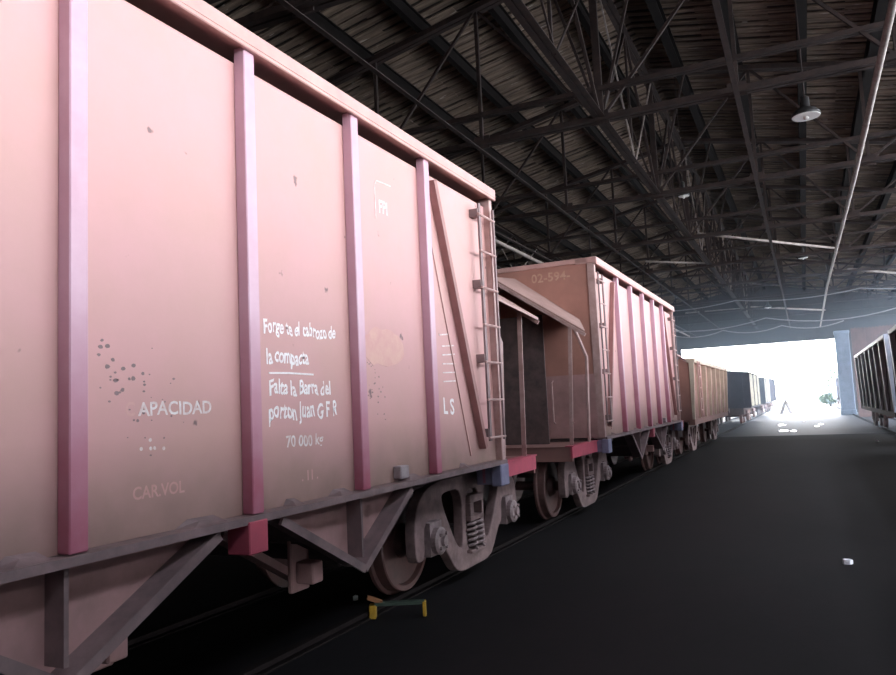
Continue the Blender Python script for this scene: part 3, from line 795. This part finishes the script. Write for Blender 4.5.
# ------------------------------------------------------------------ pale bars for sunlit truss chords, sagging cables near the exit
def slung(name, pts, r, m_, lab, cat):
    mb = MB(); mb.tube(pts, r, 6); tag(mb.build(name, m_, smooth=True), lab, cat)
slung('pale_bar', [(-2.76, 25.7, 7.06), (1.48, 31.7, 7.05)], .045, PALE, 'pale bar lying slantwise across the truss chords, right of the ridge girder', 'bar')
slung('pale_bar', [(-5.2, 29.6, 7.06), (-3.2, 31.7, 7.06)], .04, PALE, 'short pale bar for a sunlit truss chord above the second hopper wagon', 'bar')
slung('pale_bar', [(-2.56, 49.6, 7.06), (1.67, 55.7, 7.06)], .06, PALE, 'pale bar for a sunlit chord just above the bright exit', 'bar')
slung('pale_bar', [(-6.5, 49.7, 7.06), (-3.0, 50, 7.06)], .06, PALE, 'pale bar for a sunlit chord above the left part of the exit lintel', 'bar')
slung('pale_bar', [(2.2, 37.7, 7.06), (6.5, 43.7, 7.06)], .06, PALE, 'pale bar for a sunlit chord at the right edge of the picture', 'bar')
def sag(x0, x1, y, z, dip, nspan):
    pts = []
    for i in range(nspan*8+1):
        f = i/(nspan*8); ff = (f*nspan) % 1.0
        pts.append((x0+(x1-x0)*f, y+.15*math.sin(f*9), z-dip*4*ff*(1-ff)))
    return pts
slung('sagging_cable', sag(-9.5, 3, 61.6, 6.75, .35, 3), .045, CABLE, 'pale cable sagging in three loops above the exit lintel', 'cable')
slung('sagging_cable', sag(-10, 6, 55.6, 6.85, .5, 2), .04, CABLE, 'pale cable sagging in two long loops under the far trusses', 'cable')
slung('sagging_cable', sag(-9, 9, 43.6, 6.85, .25, 3), .03, CABLE, 'pale cable slung under the trusses above the third wagon', 'cable')

# ------------------------------------------------------------------ small things on the floor
t = empty('wheel_stop', (-3.25, 5.68, FZ), .46)
m = MB(); m.box(-.20, .22, -.035, .035, .10, .125); m.build('bar', GREEN, t)
m = MB(); m.box(-.245, -.185, -.05, .05, 0, .11); m.build('yellow_block', YEL, t, bevel=.006)
m = MB(); m.box(.205, .235, -.04, .04, .0, .12); m.build('yellow_block', YEL, t, bevel=.004)
m = MB(); m.bar((-.26, 0, .17), (-.14, .02, .12), .06, .03); m.build('wooden_chock', WOODB, t)
tag(t, 'dark green bar with yellow end blocks lying on the floor beside the near bogie', 'wheel stop')
def scrap(x, y, r, lab):
    q = random.Random(lab); m = MB()
    k = [(x+r*math.cos(2*pi*i/6)*q.uniform(.7, 1.2), y+r*math.sin(2*pi*i/6)*q.uniform(.6, 1.1)) for i in range(6)]
    m.add([(a, b, FZ+.001) for a, b in k]+[(a*.999, b*.999, FZ+.03+.02*q.random()) for a, b in k], [(5,4,3,2,1,0), (6,7,8,9,10,11)]+[(i, (i+1) % 6, (i+1) % 6+6, i+6) for i in range(6)])
    tag(m.build('paper_scrap', PAPER), lab, 'scrap')
scrap(-3.92, 6.06, .03, 'small white scrap on the dark floor beside the near bogie wheel')
scrap(.24, 8.6, .055, 'white scrap lying on the dark floor of the aisle')
scrap(2.02, 28.6, .06, 'tiny white scrap on the floor near the right-hand rails')
def puddle(x, y, rx, ry, lab):  # glossy discs for the bright spots on the aisle floor
    q = random.Random(lab); m = MB(); n_ = 18
    k = [(x+rx*math.cos(2*pi*i/n_)*q.uniform(.85, 1.1), y+ry*math.sin(2*pi*i/n_)*q.uniform(.85, 1.1)) for i in range(n_)]
    m.add([(a, b, FZ-.01) for a, b in k]+[(a, b, FZ+.003) for a, b in k], [tuple(range(n_-1, -1, -1)), tuple(range(n_, 2*n_))]+[(i, (i+1) % n_, (i+1) % n_+n_, i+n_) for i in range(n_)])
    tag(m.build('puddle', GLOSSY), lab, 'puddle')
puddle(-1.34, 45.4, .28, 1.0, 'bright puddle on the aisle floor, farthest left of the small group')
puddle(-1.06, 38.3, .24, .75, 'bright puddle on the aisle floor, nearest and widest of the group')
puddle(-.62, 38.0, .13, .6, 'small round puddle just right of the nearest wide puddle')
puddle(-.2, 52.5, .12, .7, 'faint small puddle farthest down the aisle')
puddle(.41, 42.6, .11, .6, 'left one of the two small puddles at the right of the aisle')
puddle(.63, 45.1, .12, .6, 'right one of the two small puddles at the right of the aisle')

# A-frame trestle out on the apron
t = empty('trestle', (-1.6, 71.5, FZ-.03))
for s in (-1, 1):
    for q in (-1, 1):
        m = MB(); m.bar((s*.40, q*.3, 0), (s*.05, q*.02, 1.0), 0.26, .14); m.build('leg', TRES, t)
m = MB(); m.box(-.09, .09, -.2, .2, 1.0, 1.2); m.build('ridge_block', TRES, t, bevel=.02)
m = MB(); m.bar((-.28, -.22, .3), (.28, -.22, .3), .04, .04); m.build('cross_bar', TRES, t)
tag(t, 'small dark A-frame trestle standing in the glare on the floor before the exit', 'trestle')

# shrubs and trees outside
def tree(x, y, r, h, lab, seed, cat='tree'):
    q = random.Random(seed); t = empty('leafy_tree' if cat == 'tree' else 'bush', (x, y, FZ-.03)); m = MB()
    for i in range(900):
        v = Vector((q.gauss(0, 1), q.gauss(0, 1), q.gauss(0, 1))).normalized()*(q.random()**.4)
        c = Vector((v.x*r, v.y*r, h*.58+v.z*h*.42)); s_ = q.uniform(.12, .3)
        a = Vector((q.gauss(0, 1), q.gauss(0, 1), q.gauss(0, 1))).normalized(); b = a.cross(Vector((q.random(), q.random(), 1))).normalized()
        m.add([c-a*s_, c+b*s_*.5, c+a*s_, c-b*s_*.5], [(0, 1, 2, 3)])
    tag(m.build('foliage', LEAF, t), kind='stuff')
    m = MB(); m.lathe((0, 0, 0), (0, 0, 1), [(0, .16), (h*.3, .12), (h*.75, .05)], 8); m.build('trunk', BARK, t)
    tag(t, lab, cat)
tree(4.6, 96, 2.6, 5.0, 'hazy green tree outside, right of the exit', 11)
tree(2.6, 100, 1.2, 1.6, 'low hazy bush at the right foot of the bright exit', 12, 'bush')
tree(-6.9, 108, 2.2, 3.6, 'hazy tree outside behind the last boxcar', 13)

# ------------------------------------------------------------------ bluish volume for haze and glare before the exit
hz = MB(); hz.box(XL+.3, XR-.3, 30, Y1-.3, FZ+.01, 6.85)
vm = bpy.data.materials.new('haze_glare'); vm.use_nodes = True
nt = vm.node_tree; nt.nodes.remove(nt.nodes['Principled BSDF'])
vs = nt.nodes.new('ShaderNodeVolumeScatter'); vs.inputs['Color'].default_value = (.62, .80, 1, 1); vs.inputs['Density'].default_value = .007; vs.inputs['Anisotropy'].default_value = .55
nt.links.new(vs.outputs[0], nt.nodes['Material Output'].inputs['Volume'])
if True:
    h_ = hz.build('glare_haze', vm); tag(h_, 'bluish volume for haze and glare before the bright exit', 'haze', kind='stuff')
